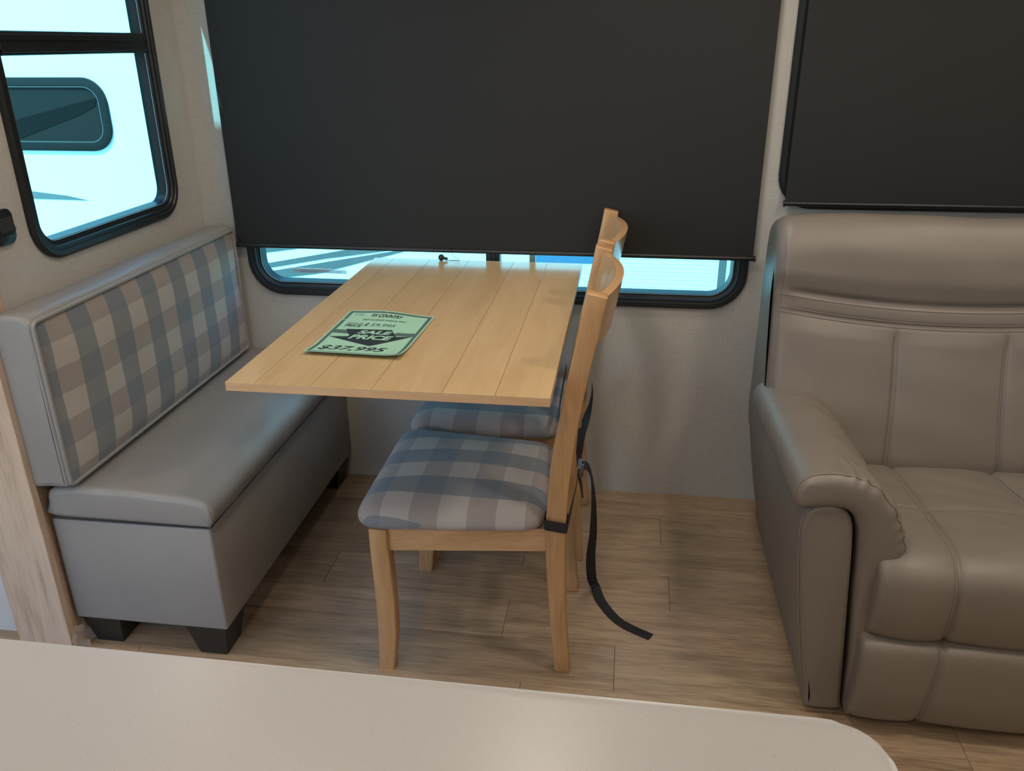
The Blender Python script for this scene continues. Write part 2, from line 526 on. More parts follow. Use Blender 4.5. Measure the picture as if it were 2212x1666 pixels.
# ------------------------------------------------------------------ windows
def window(name, rect, r, mk, gl=-.02, label=None, glass='glass'):
    """mk(u, d, z): d>0 into the room"""
    root = None
    prof = [(0, 0), (0, .008), (.006, .013), (.016, .013), (.018, .009), (.026, .009), (.028, .004), (.034, .002), (.036, -.004), (.040, -.004), (.042, gl + .006), (.045, gl - .008), (.034, -.032), (.033, 0)]
    root = struct(obj(name, ring_sweep(NB(), rect, r, prof, mk), MT['black'], smooth=True, angle=25), label)
    u0, u1, z0, z1 = rect
    prof2 = [(.0375, -.003), (.0375, -.0005), (.039, -.0005), (.039, -.003)]
    obj('window_gasket', ring_sweep(NB(), rect, r, prof2, mk), MT['chrome'], root)
    bm = NB()
    for d in (gl, gl - .003):
        pts = rrect(u0 + .040, u1 - .040, z0 + .040, z1 - .040, max(r - .04, .01), 8)
        if d == gl: va = [bm.verts.new(mk(p[0], d, p[1])) for p in pts]
    bm.faces.new(va)
    obj('pane', bm, MT[glass], root)
    return root
mkL = lambda u, d, z: (d, u, z)
mkB = lambda u, d, z: (u, -d, z)
wl = window('window_1', WL, .085, mkL, label='black framed window on the left wall above the bench')
bm = box(NB(), -.030, .004, WL[0] + .036, WL[1] - .036, 1.316, 1.364, .004)
box(bm, -.012, .008, WL[0] + .036, WL[1] - .036, 1.322, 1.329, .001); box(bm, -.012, .007, WL[0] + .036, WL[1] - .036, 1.345, 1.358, .002)
obj('window_bar', bm, MT['black'], wl)
wb = window('window_2', WB, .105, mkB, label='wide black framed window behind the table')
bm = box(NB(), .864, .905, -.006, .032, WB[2] + .03, WB[3] - .03, .003)
box(bm, .874, .880, -.010, 0, WB[2] + .03, WB[3] - .03, .001); box(bm, .888, .893, -.010, 0, WB[2] + .03, WB[3] - .03, .001)
obj('window_bar', bm, MT['black'], wb)
obj('window_bar', box(NB(), .99, 1.008, .014, .03, WB[2] + .03, WB[3] - .03, .002), MT['chrome'], wb)
wr = window('window_3', WR, .09, mkB, label='black framed window behind the recliner')
# sticker on the dinette window glass, read from outside
st = obj('window_sticker', box(NB(), .257, .428, .0165, .019, .686, .698), plain('grey_label', (.5, .54, .58), .5))
st.data.materials[0].node_tree.nodes['Principled BSDF'].inputs['Alpha'].default_value = .55
tag(st, 'narrow grey sticker with small mirrored lettering on the window glass', 'sticker')
obj('label_edge', box(NB(), .257, .39, .0160, .0185, .6985, .7003), plain('white_label', (.9, .9, .88), .5), st)
tb = text_bm('2022 ALLIANCE AVENUE 32RLS', .0095)
for v in tb.verts: v.co = Vector((.412 - v.co.x * 1.02, .0162, .6885 + v.co.y))
obj('lettering', tb, plain('sticker_ink', (.08, .09, .1), .6), st)

# unseen front window behind the camera, enlarged to bring in cool daylight
for i, h in enumerate(FW):
    rr = (h[0] - .03, h[1] + .03, h[2] - .03, h[3] + .03)
    mkF = lambda u, d, z: (u, -3.35 + d, z)
    window('window_%d' % (4 + i), rr, .05, mkF, label='unseen large black framed window in the opposite front wall, sized for daylight', glass='clear')

# ------------------------------------------------------------------ roller shades
SHY = -.028
def shade(name, x0, x1, zb, ztop, label, bar0, bar1):
    root = empty(name, ((x0 + x1) / 2, SHY, zb), label, 'shade')
    bm = NB(); nx = 40; nz = 26
    def P(i, j, th):
        u = i / nx; z = zb + (ztop - zb) * j / nz; x = x0 + (x1 - x0) * u
        y = SHY + .0015 * math.sin(u * 17 + 1.3) * (.3 + .7 * math.sin(j / nz * PI)) + .0008 * math.sin(u * 41 + z * 3)
        return bm.verts.new((x, y + th, z))
    A = [[P(i, j, -.0004) for i in range(nx + 1)] for j in range(nz + 1)]
    B = [[P(i, j, .0004) for i in range(nx + 1)] for j in range(nz + 1)]
    for j in range(nz):
        for i in range(nx):
            bm.faces.new((A[j][i], A[j][i + 1], A[j + 1][i + 1], A[j + 1][i])); bm.faces.new((B[j][i], B[j + 1][i], B[j + 1][i + 1], B[j][i + 1]))
    for j in range(nz):
        for i in (0, nx): bm.faces.new((A[j][i], A[j + 1][i], B[j + 1][i], B[j][i]))
    obj('shade_fabric', bm, MT['shade'], root, smooth=True)
    bm = tube(NB(), [(bar0, SHY, zb), (bar1, SHY, zb)], .0065, 12)
    hb = obj('hem_bar', bm, MT['black'], root, smooth=True)
    for xx, sg in ((bar0, -1), (bar1, 1)):
        bm = tube(NB(), [(xx, SHY, zb), (xx + sg * .002, SHY, zb), (xx + sg * .002, SHY, zb), (xx + sg * .006, SHY, zb), (xx + sg * .007, SHY, zb)], [.005, .005, .009, .009, .007], 14)
        obj('end_cap', bm, MT['black'], hb, smooth=True)
    bm = tube(NB(), [(x0 - .01, -.033, ztop + .02), (x1 + .01, -.033, ztop + .02)], .025, 16)
    obj('roller', bm, MT['black'], root, smooth=True)
    for xx in (x0 - .016, x1 + .010):
        obj('bracket', box(NB(), xx, xx + .006, -.062, -.003, ztop - .015, ztop + .055, .002), MT['black'], root)
    return root
shade('roller_shade', .110, 1.619, .7785, 1.74, 'wide black roller shade lowered over the window behind the table', .1035, 1.619)
shade('roller_shade', 1.686, 3.14, .932, 1.74, 'black roller shade lowered over the window above the recliner', 1.689, 3.145)

# ------------------------------------------------------------------ wall switch on the left wall
sw = empty('wall_switch', (0, -.82, .955), 'black wall switch plate left of the window', 'switch')
bm = prism(NB(), rrect(-.850, -.789, .958, 1.028, .012, 5), 'x', .0, .009, .003)
obj('cover_plate', bm, MT['black'], sw, smooth=True, angle=30)
obj('rocker', prism(NB(), [(.009, .975), (.018, .985), (.012, 1.012), (.009, 1.012)], 'y', -.838, -.796, .001), MT['gasket'], sw)

# ------------------------------------------------------------------ dinette bench
bn = empty('dinette_bench', (.21, -.46, 0), 'grey vinyl dinette bench with blue plaid back cushion', 'bench')
BY0, BY1 = -.909, -.006
obj('base_box', box(NB(), .022, .400, BY0, BY1, .086, .360, .006), MT['vinyl'], bn, smooth=True, angle=50)
def bench_disp(t, x, z, i):
    d = 0
    if z > .40:
        d += .004 * math.sin((x - .1) * 7) + .0018 * math.sin(t * 23 + x * 31) * math.sin(x * 19 + t * 7)
        d -= .006 * math.exp(-((t + .52) / .12) ** 2) * math.exp(-((x - .25) / .12) ** 2)
    if x > .385 and z < .42: d += .0004 * math.sin(t * 40 + z * 40)
    return d
LS = Loft([(.026, .366), (.20, .363), (.38, .362), (.402, .366), (.413, .385), (.411, .405), (.398, .421), (.37, .428), (.30, .434), (.2, .439), (.1, .441), (.045, .438), (.027, .425), (.022, .395)], 'y', BY0 - .004, BY1, .014, 96, 90, bench_disp)
sc_ = obj('seat_cushion', LS.build(NB()), MT['vinyl'], bn, smooth=True, angle=60)
i0 = LS.near(.405, .366)
bm = tube(NB(), [(.403, BY0 - .0035, .366), (.408, BY0 - .005, .38), (.408, BY0 - .004, .40), (.402, BY0 + .000, .414), (.398, BY0 + .006, .421)], .0008, 6)
obj('corner_stitch', bm, MT['thread2'], sc_)
bm = NB(); tube(bm, [(.03, BY0 - .002, .3625), (.40, BY0 + .0005, .3625)], .0016, 6); tube(bm, [(.400, BY0, .3625), (.400, BY1, .3625)], .0016, 6)
obj('lid_gap', bm, MT['gasket'], bn)
# back cushion
LB = Loft([(.010, .450), (.06, .452), (.098, .454), (.104, .47), (.104, .6), (.105, .80), (.103, .822), (.092, .834), (.06, .838), (.025, .836), (.010, .825), (.004, .8), (.004, .6), (.004, .47)], 'y', -.930, -.037, .010, 90, 60,
          lambda t, x, z, i: .002 * math.sin(t * 14 + 1) * (z > .82))
bk = obj('back_cushion', LB.build(NB()), MT['vinyl'], bn, smooth=True, angle=60)
# plaid panel, slightly puffed
bm = NB(); ny, nz = 46, 22
PY0, PY1, PZ0, PZ1 = -.922, -.047, .462, .822
G = [[bm.verts.new((.1062 + .015 * (1 - abs(2 * i / ny - 1) ** 6) * (1 - abs(2 * j / nz - 1) ** 5) + .0015 * math.sin(i * .55 + j * .3) * (1 - abs(2 * j / nz - 1) ** 4),
      PY0 + (PY1 - PY0) * i / ny, PZ0 + (PZ1 - PZ0) * j / nz)) for i in range(ny + 1)] for j in range(nz + 1)]
for j in range(nz):
    for i in range(ny): bm.faces.new((G[j][i], G[j][i + 1], G[j + 1][i + 1], G[j + 1][i]))
obj('plaid_panel', bm, MT['plaid_yz'], bk, smooth=True, origin=(0, -.926, .452))
lp = [(.1075, p[0], p[1]) for p in rrect(PY0 - .004, PY1 + .004, PZ0 - .004, PZ1 + .004, .012, 5)]
obj('piping', tube(NB(), lp, .0048, 10, closed=True), MT['vinyl'], bk, smooth=True)
# legs: black tapered blocks
def taper(bm, x0, x1, y0, y1, z1, k, dx, dy):
    b = [(x0 + k * (dx <= 0) * 1.0, y0 + k * (dy <= 0), 0), (x1 - k * (dx >= 0), y0 + k * (dy <= 0), 0), (x1 - k * (dx >= 0), y1 - k * (dy >= 0), 0), (x0 + k * (dx <= 0), y1 - k * (dy >= 0), 0)]
    t = [(x0, y0, z1), (x1, y0, z1), (x1, y1, z1), (x0, y1, z1)]
    vb = [bm.verts.new(p) for p in b]; vt = [bm.verts.new(p) for p in t]
    bm.faces.new(vb); bm.faces.new(vt)
    for i in range(4): bm.faces.new((vb[i], vb[(i + 1) % 4], vt[(i + 1) % 4], vt[i]))
    return bm
for (x0, y0) in ((.296, -.908), (.025, -.898), (.296, -.12), (.025, -.12)):
    obj('leg', taper(NB(), x0, x0 + .099, y0, y0 + .105, .09, .0165, 0, 0), MT['blackfoot'], bn)


# clear plastic wrap left around the foot of the fascia
bm = NB(); n1, n2 = 9, 8
G = [[bm.verts.new((.026 + .004 * math.sin(i * 1.7 + j) + .012 * (1 - j / n2) * (.5 + .5 * math.sin(i * 2.1)), -.944 + .085 * i / n1 + .003 * math.sin(j * 2.3 + i), .003 + .066 * j / n2 + .003 * math.sin(i * 1.3))) for i in range(n1 + 1)] for j in range(n2 + 1)]
for j in range(n2):
    for i in range(n1): bm.faces.new((G[j][i], G[j][i + 1], G[j + 1][i + 1], G[j + 1][i]))
tag(obj('plastic_wrap', bm, MT['film'], smooth=True), 'crumpled clear plastic wrap at the foot of the oak post', 'plastic')

# ------------------------------------------------------------------ table
TX0, TX1, TY0, TY1, TZ = .536, 1.148, -.997, -.0286, .7515
tb_ = empty('dinette_table', ((TX0 + TX1) / 2, -.5, 0), 'light maple plank-top dinette table against the window wall', 'table')
obj('tabletop', box(NB(), TX0, TX1, TY0, TY1, TZ - .0175, TZ - .0026, .001), MT['maple_slab'], tb_)
xs = [TX0, .593, .703, .819, .951, 1.048, TX1]
for a, b in zip(xs, xs[1:]):
    g0 = .0 if a == TX0 else .0004; g1 = 0 if b == TX1 else .0004
    bm = box(NB(), a + g0, b - g1, TY0, TY1, TZ - .0026, TZ)
    es = [e for e in bm.edges if all(v.co.z > TZ - .001 for v in e.verts)]
    bmesh.ops.bevel(bm, geom=es, offset=.0004, segments=1, profile=.5, affect='EDGES')
    obj('plank', bm, MT['maple_top'], tb_)
for xx in (.66, 1.03):
    bm = box(NB(), xx - .012, xx + .012, -.012, 0, .48, .612, .001)
    box(bm, xx - .012, xx + .012, -.30, -.016, TZ - .0295, TZ - .0178, .001)
    prism(bm, [(-.012, .50), (-.012, .53), (-.262, TZ - .0295), (-.29, TZ - .0295)], 'x', xx - .004, xx + .004)
    obj('wall_bracket', bm, MT['dkmetal'], tb_)

# cord pull left on the table edge
cp = empty('cord_pull', (.739, -.034, TZ), 'small black ball cord pull on the back edge of the table', 'cord pull')
bm = NB(); bmesh.ops.create_uvsphere(bm, u_segments=16, v_segments=10, radius=.0092); bmesh.ops.translate(bm, verts=bm.verts[:], vec=(.739, -.041, TZ + .0092))
obj('ball', bm, MT['black'], cp, smooth=True)
obj('stem', tube(NB(), [(.746, -.041, TZ + .008), (.753, -.041, TZ + .006), (.757, -.040, TZ + .0055)], [.0042, .0042, .0052], 8), MT['black'], cp, smooth=True)
obj('cord', tube(NB(), spline([(.757, -.040, TZ + .0055), (.762, -.038, TZ + .0015), (.79, -.035, TZ + .0012), (.79, -.036, TZ + .006), (.775, -.036, TZ + .012), (.768, -.037, TZ + .03), (.766, -.04, .80)], 30, False), .0007, 5), MT['black'], cp)

# ------------------------------------------------------------------ price sheet
PA = dict(tl=Vector((.631, -.541)), tr=Vector((.840, -.566)), br=Vector((.833, -.846)), bl=Vector((.628, -.839)))
def paper(u, v, off=0):
    p = PA['tl'].lerp(PA['tr'], u).lerp(PA['bl'].lerp(PA['br'], u), v)
    z = TZ + .0012
    z += .0075 * max(0, (v - .72) / .28) ** 2                # front edge lifts
    z += .006 * math.exp(-((u - .45) / .3) ** 2) * math.exp(-(v / .22) ** 2)   # small hump at the back edge
    z += .004 * max(0, (u - .8) / .2) ** 2 * v
    return Vector((p.x, p.y, z + off))
bm = NB(); nu, nv = 24, 30
def sheet(bm, off):
    return [[bm.verts.new(paper(i / nu, j / nv, off)) for i in range(nu + 1)] for j in range(nv + 1)]
A, B = sheet(bm, 0), sheet(bm, -.0003)
for j in range(nv):
    for i in range(nu):
        bm.faces.new((A[j][i], A[j][i + 1], A[j + 1][i + 1], A[j + 1][i])); bm.faces.new((B[j][i], B[j + 1][i], B[j + 1][i + 1], B[j][i + 1]))
for j in range(nv):
    for i in (0, nu): bm.faces.new((A[j][i], A[j + 1][i], B[j + 1][i], B[j][i]))
for i in range(nu):
    for j in (0, nv): bm.faces.new((A[j][i], A[j][i + 1], B[j][i + 1], B[j][i]))
ps = obj('price_sheet', bm, plain('green_paper', (.36, .60, .42), .6, nscale=40, namp=.04), smooth=True, angle=60)
tag(ps, 'green paper price sheet lying on the table', 'price sheet')
INK = plain('dark_ink', (.022, .032, .034), .6); INKG = plain('grey_green_ink', (.085, .145, .11), .6)
GREEN = bpy.data.materials['green_paper']
def quad_print(name, polys, m, off, div=10):
    bm = NB()
    for poly in polys:
        # poly: quad uv corners -> small grid that follows the sheet
        a, b, c, d = [Vector(p) for p in poly]
        g = [[bm.verts.new(paper(*a.lerp(b, i / div).lerp(d.lerp(c, i / div), j / div), off)) for i in range(div + 1)] for j in range(div + 1)]
        for j in range(div):
            for i in range(div): bm.faces.new((g[j][i], g[j][i + 1], g[j + 1][i + 1], g[j + 1][i]))
    return obj(name, bm, m, ps)
def R4(u0, u1, v0, v1): return [(u0, v0), (u1, v0), (u1, v1), (u0, v1)]
quad_print('printed_border', [R4(.02, .98, .022, .058), R4(.02, .058, .058, .22), R4(.02, .058, .235, .60), R4(.02, .058, .60, .965), R4(.942, .98, .058, .965), R4(.02, .98, .965, .982)], INKG, .00012)
quad_print('printed_band', [R4(.058, .25, .455, .535)], INKG, .00012); quad_print('printed_band', [R4(.73, .942, .445, .520)], INKG, .00012)
quad_print('printed_arrow', [[(.165, .435), (.665, .395), (.76, .53), (.255, .565)], [(.255, .55), (.76, .52), (.76, .60), (.27, .62)], [(.06, .615), (.94, .520), (.58, .77), (.58, .77)], [(.30, .54), (.75, .52), (.76, .60), (.27, .63)]], INK, .00020, 12)
quad_print('printed_tab', [R4(.075, .262, .548, .592)], GREEN, .00032)
def print_text(body, u0, u1, v0, v1, m, shear=0., bold=0., off=.00028, slope=0., name='lettering'):
    bm = text_bm(body, 1., shear, bold)
    bmesh.ops.triangulate(bm, faces=bm.faces[:])
    xs_ = [v.co.x for v in bm.verts]; ys_ = [v.co.y for v in bm.verts]
    a, b, c, d = min(xs_), max(xs_), min(ys_), max(ys_)
    for v in bm.verts:
        s = (v.co.x - a) / (b - a); t = (v.co.y - c) / (d - c)
        v.co = paper(u0 + (u1 - u0) * s, v1 + (v0 - v1) * t + slope * s, off)
    return obj(name, bm, m, ps)
print_text('RVC13839', .11, .215, .095, .118, INK, .1)
print_text('RV COUNTRY', .31, .675, .084, .146, INK, .25, .04)
quad_print('logo_stroke', [[(.37, .142), (.45, .158), (.47, .160), (.42, .156)]], INK, .00025, 4)
print_text('2022 ALLIANCE AVENUE 32RLS', .25, .745, .196, .228, INK, .15, .012, slope=-.012)
print_text('REGULAR', .115, .295, .285, .322, INK, .2)
print_text('PRICE', .108, .30, .330, .380, INK, .2, .03)
print_text('$', .312, .362, .280, .378, INK, .2, .03)
print_text('59,995', .385, .665, .285, .352, INK, .25, .0, slope=-.01)
print_text('SALE', .325, .70, .445, .520, GREEN, .25, .04, off=.00040, slope=-.012)
print_text('PRICE', .28, .745, .545, .640, GREEN, .25, .04, off=.00040, slope=-.012)
print_text('$37,995', .09, .79, .80, .925, INK, .25, .02, slope=-.008)

# ------------------------------------------------------------------ chairs
ACX, ACY = .96, -.681
def rounded_poly(pts, r, n=5):
    out = []; N = len(pts)
    for i in range(N):
        p0, p1, p2 = Vector(pts[i - 1]), Vector(pts[i]), Vector(pts[(i + 1) % N])
        a = (p0 - p1).normalized(); b = (p2 - p1).normalized()
        for k in range(n + 1):
            t = k / n
            s = p1 + a * r; e = p1 + b * r
            out.append((s * (1 - t) ** 2 + p1 * 2 * t * (1 - t) + e * t * t))
    return out
def make_chair(label):
    root = empty('dining_chair', (ACX, ACY, 0), label, 'chair', 'maple dining chairs at the table')
    cy = ACY
    FX0, FX1 = .750, .787
    for s in (-1, 1):
        # front leg: square, gently sabre-curved and tapered
        c = cy + s * .1925
        prof = [(.0, .749, .785), (.05, .7525, .791), (.11, .7555, .797), (.20, .7555, .798), (.29, .753, .795), (.345, .752, .792), (.379, .752, .792)]
        bm = NB(); rings = []
        for z, xa, xb in prof:
            hw = (.0165 if z < .05 else .018)
            rings.append([bm.verts.new(p) for p in ((xa, c - hw, z), (xb, c - hw, z), (xb, c + hw, z), (xa, c + hw, z))])
        for a, b in zip(rings, rings[1:]):
            for k in range(4): bm.faces.new((a[k], a[(k + 1) % 4], b[(k + 1) % 4], b[k]))
        bm.faces.new(rings[0]); bm.faces.new(rings[-1])
        bmesh.ops.recalc_face_normals(bm, faces=bm.faces[:])
        bmesh.ops.bevel(bm, geom=[e for e in bm.edges if abs(e.verts[0].co.z - e.verts[1].co.z) > .02], offset=.003, segments=2, profile=.5, affect='EDGES')
        obj('leg', bm, MT['maple_z'], root, smooth=True, angle=50)
        # rear leg running up into the back post
        c = cy + s * .151
        ctr = spline([(1.170, 0, 0), (1.158, 0, .15), (1.150, 0, .30), (1.150, 0, .40), (1.160, 0, .55), (1.182, 0, .70), (1.205, 0, .82), (1.221, 0, .910)], 22, False)
        bm = NB(); rings = []
        for p in ctr:
            hx = .0175 + .004 * math.exp(-((p.z - .4) / .18) ** 2) + .002 * (p.z > .5)
            hw = .0155
            cc = c + s * .036 * max(0, (p.z - .36) / .545)
            rings.append([bm.verts.new(q) for q in ((p.x - hx, cc - hw, p.z), (p.x + hx, cc - hw, p.z), (p.x + hx, cc + hw, p.z), (p.x - hx, cc + hw, p.z))])
        for v in rings[-1]: v.co.z += -.22 * (v.co.x - 1.221)
        for a, b in zip(rings, rings[1:]):
            for k in range(4): bm.faces.new((a[k], a[(k + 1) % 4], b[(k + 1) % 4], b[k]))
        bm.faces.new(rings[0]); bm.faces.new(rings[-1])
        bmesh.ops.recalc_face_normals(bm, faces=bm.faces[:])
        bmesh.ops.bevel(bm, geom=[e for e in bm.edges if len(e.link_faces) == 2 and e.calc_face_angle(0) > .7], offset=.003, segments=2, profile=.5, affect='EDGES')
        obj('back_post', bm, MT['maple_z'], root, smooth=True, angle=50)
        # side apron
        ya, yb = cy + s * .1925, cy + s * .151
        q = [(.784, ya - s * .012), (.784, ya + s * .008), (1.134, yb + s * .008), (1.134, yb - s * .012)]
        bm = NB()
        prism(bm, q, 'z', .322, .378, .001)
        obj('apron', bm, MT['maple_x'], root)
    obj('apron', box(NB(), .752, .772, cy - .1745, cy + .1745, .322, .378, .001), MT['maple_y'], root)
    obj('apron', box(NB(), 1.138, 1.158, cy - .1355, cy + .1355, .322, .378, .001), MT['maple_y'], root)
    # crest rail bowed backwards
    bm = NB(); n = 22; rings = []
    for i in range(n + 1):
        t = -1 + 2 * i / n; yy = cy + t * .176
        bow = .034 * (1 - t * t)
        pr = []
        for (fx, z) in ((0, .800), (.017, .800), (.017, .888), (.0165, .901), (0.0, .9035), (-.003, .85)):
            lean = (z - .85) * .2 + 1.2065
            drop = -.004 * (t * t)
            pr.append(bm.verts.new((lean + bow + fx, yy, z + drop)))
        rings.append(pr)
    k = len(rings[0])
    for a, b in zip(rings, rings[1:]):
        for j in range(k): bm.faces.new((a[j], a[(j + 1) % k], b[(j + 1) % k], b[j]))
    bm.faces.new(rings[0]); bm.faces.new(rings[-1])
    obj('crest_rail', bm, MT['maple_y'], root, smooth=True, angle=35)
    # upholstered seat
    out = rounded_poly([(.718, cy - .220), (1.132, cy - .178), (1.132, cy + .178), (.718, cy + .220)], .07, 9)
    N = len(out)
    nrm = []
    for i in range(N):
        t = (out[(i + 1) % N] - out[i - 1]).normalized(); nrm.append(Vector((-t.y, t.x)))
    cen = Vector((.93, cy))
    area = sum(out[i].x * out[(i + 1) % N].y - out[(i + 1) % N].x * out[i].y for i in range(N))
    if area < 0: nrm = [-v for v in nrm]
    bm = NB(); rings = []
    for ins, z in ((.016, .379), (.005, .381), (.0, .388), (-.001, .397), (.004, .408), (.013, .4175), (.024, .4245), (.036, .430)):
        rings.append([bm.verts.new((*(p + q * ins), z)) for p, q in zip(out, nrm)])
    base = [p + q * .036 for p, q in zip(out, nrm)]
    for f in (.8, .6, .4, .2):
        rings.append([bm.verts.new((*(cen.lerp(p, f)), .430 + .016 * (1 - f * f))) for p in base])
    for a, b in zip(rings, rings[1:]):
        for j in range(N): bm.faces.new((a[j], a[(j + 1) % N], b[(j + 1) % N], b[j]))
    vc = bm.verts.new((*cen, .4465))
    for j in range(N): bm.faces.new((rings[-1][j], rings[-1][(j + 1) % N], vc))
    bm.faces.new(rings[0])
    obj('seat', bm, MT['plaid_xy'], root, smooth=True, angle=80)
    return root
chA = make_chair('maple dining chair with blue plaid seat, nearest to the counter')
chB = copy_tree(chA)
chB.location = (ACX + .004, -.2395, 0)
chB['label'] = 'maple dining chair with blue plaid seat, beside the window wall'

# strap that ties the two chairs together
stp = empty('tie_strap', (1.19, -.6, 0), 'black webbing strap tied around the chair posts with its tail on the floor', 'strap')
Z = Vector((0, 0, 1))
# band round the near post
c = -.834; zb = .397
lp = [(p[0], p[1], zb) for p in rrect(1.1255, 1.1745, c - .0235, c + .0175, .005, 4)]
bm = NB()
va = [bm.verts.new((x, y_, z - .0135 - .12 * (x - 1.15))) for x, y_, z in lp]; vb = [bm.verts.new((x, y_, z + .0115 - .12 * (x - 1.15))) for x, y_, z in lp]
for i in range(len(lp)): bm.faces.new((va[i], va[(i + 1) % len(lp)], vb[(i + 1) % len(lp)], vb[i]))
obj('post_band', bm, MT['web'], stp)
wv = [Z, Z, Z]
obj('webbing', ribbon(NB(), [(1.174, -.842, .393), (1.177, -.80, .398), (1.183, -.72, .412), (1.187, -.66, .428)], [Z, Z, (.1, 0, 1), (.2, 0, 1)], .024, n=24), MT['web'], stp)
obj('webbing', ribbon(NB(), [(1.187, -.66, .428), (1.183, -.58, .42), (1.179, -.46, .415), (1.187, -.34, .415), (1.192, -.20, .405), (1.190, -.095, .40)], [(.2, 0, 1), (.9, 0, .3), (.6, -.2, .6), (.1, 0, 1), (0, 0, 1), (0, 0, 1)], .025, n=50), MT['web'], stp)
obj('webbing', ribbon(NB(), [(1.138, -.80, .41), (1.134, -.62, .45), (1.1245, -.5, .458), (1.117, -.35, .462), (1.114, -.11, .460)], [Z, Z, Z, Z, Z], .022, n=30), MT['web'], stp)
bm = box(NB(), 1.183, 1.192, -.675, -.630, .416, .442, .002)
box(bm, 1.190, 1.197, -.668, -.66, .414, .444, .001); box(bm, 1.190, 1.197, -.645, -.637, .414, .444, .001)
obj('buckle', bm, MT['buckle'], stp)
obj('strap_tab', ribbon(NB(), [(1.187, -.67, .418), (1.194, -.69, .40), (1.198, -.70, .378)], [Z.cross(Vector((1, 0, 0)))] * 3, .024, n=10), MT['web'], stp)
obj('strap_tail', ribbon(NB(), [(1.190, -.645, .432), (1.203, -.635, .425), (1.213, -.615, .39), (1.220, -.59, .31), (1.222, -.575, .21), (1.218, -.565, .13), (1.222, -.54, .045), (1.233, -.535, .012), (1.252, -.585, .003), (1.300, -.655, .002), (1.374, -.700, .002)],
    [(0, 1, .3), (0, 1, 0), (.2, 1, 0), (.5, 1, 0), (1, .4, 0), (1, .2, 0), (1, .1, 0), (1, 0, .1), (.95, -.35, 0), (.6, -.8, 0), (.5, -.85, 0)], .025, n=90), MT['web'], stp)

# ------------------------------------------------------------------ recliner
RCX = 2.06
rc = empty('recliner', (RCX, -.5, 0), 'wide taupe leather recliner against the back wall', 'recliner')
mir = lambda x: 2 * RCX - x
def g(d, w_): return math.exp(-(d / w_) ** 2)
# base under the seat
obj('base', box(NB(), 1.80, mir(1.80), -.86, -.14, .03, .23, .01), MT['taupe'], rc)
# seat cushion
def seam_x(y):
    # left bolster seam, x as a function of y along the seat top
    t = min(max((-.42 - y) / .52, 0), 1)
    return 1.945 + .0 * t - .02 * t * t
def seat_disp(t, y, z, i):
    e = abs(t - RCX); d = 0
    ss = RCX - seam_x(y)
    top = z > .30
    d += .009 * (1 - min(1, abs(e / ss)) ** 2.4) if e < ss else 0
    if e >= ss: d += .007 * max(0, 1 - abs((e - ss) / (.26 - ss) * 2 - 1) ** 2.2)
    d -= .005 * g(e - ss, .006)
    if z > .38: d -= .004 * g(y + .68, .006)
    d += .0012 * math.sin(t * 33 + y * 41) * math.sin(y * 27 + 3 * t)
    return d
SP = [(-.36, .24), (-.36, .34), (-.44, .362), (-.56, .375), (-.72, .398), (-.84, .415), (-.905, .412), (-.938, .385), (-.946, .33), (-.938, .27), (-.918, .237), (-.86, .23), (-.6, .23)]
SEAT = Loft(SP, 'x', 1.782, mir(1.782), .015, 220, 240, seat_disp)
so_ = obj('seat_cushion', SEAT.build(NB()), MT['taupe'], rc, smooth=True, angle=70)
def seam_line(loft, parent, path, r=.0009, off=.0012, m='thread'):
    bm = tube(NB(), [loft.pt(t, loft_i, off) for t, loft_i in path], r, 5)
    return obj('stitching', bm, MT[m], parent)
ia, ib = SEAT.near(-.46, .364), SEAT.near(-.918, .237)
if ib < ia: ia, ib = ib, ia
for sgn in (1, -1):
    path = []
    for k in range(60):
        ii = ia + (ib - ia) * k / 59; p = SEAT.P[int(ii) % SEAT.n]
        xx = seam_x(p.x) - .006
        path.append((xx if sgn == 1 else mir(xx), ii))
    seam_line(SEAT, so_, path)
ic = SEAT.near(-.68, .392)
# footrest
def foot_disp(t, y, z, i):
    e = abs(t - RCX); ss = RCX - (1.925 - .02 * (.24 - z) / .2)
    d = .006 * (1 - min(1, e / ss) ** 2.4) if e < ss else .005 * max(0, 1 - abs((e - ss) / (.285 - ss) * 2 - 1) ** 2.2)
    return d - .004 * g(e - ss, .006)
FOOT = Loft([(-.925, .232), (-.945, .22), (-.953, .18), (-.954, .11), (-.944, .055), (-.925, .035), (-.89, .035), (-.875, .06), (-.875, .13), (-.875, .21), (-.895, .234)], 'x', 1.772, mir(1.772), .014, 120, 200, foot_disp)
fo = obj('footrest', FOOT.build(NB()), MT['taupe'], rc, smooth=True, angle=70)
ia2, ib2 = sorted((FOOT.near(-.945, .22), FOOT.near(-.93, .038)))
for sgn in (1, -1):
    path = []
    for k in range(30):
        ii = ia2 + (ib2 - ia2) * k / 29; z = FOOT.P[int(ii)].y; xx = 1.925 - .02 * (.24 - z) / .2 + .006
        path.append((xx if sgn == 1 else mir(xx), ii))
    seam_line(FOOT, fo, path)
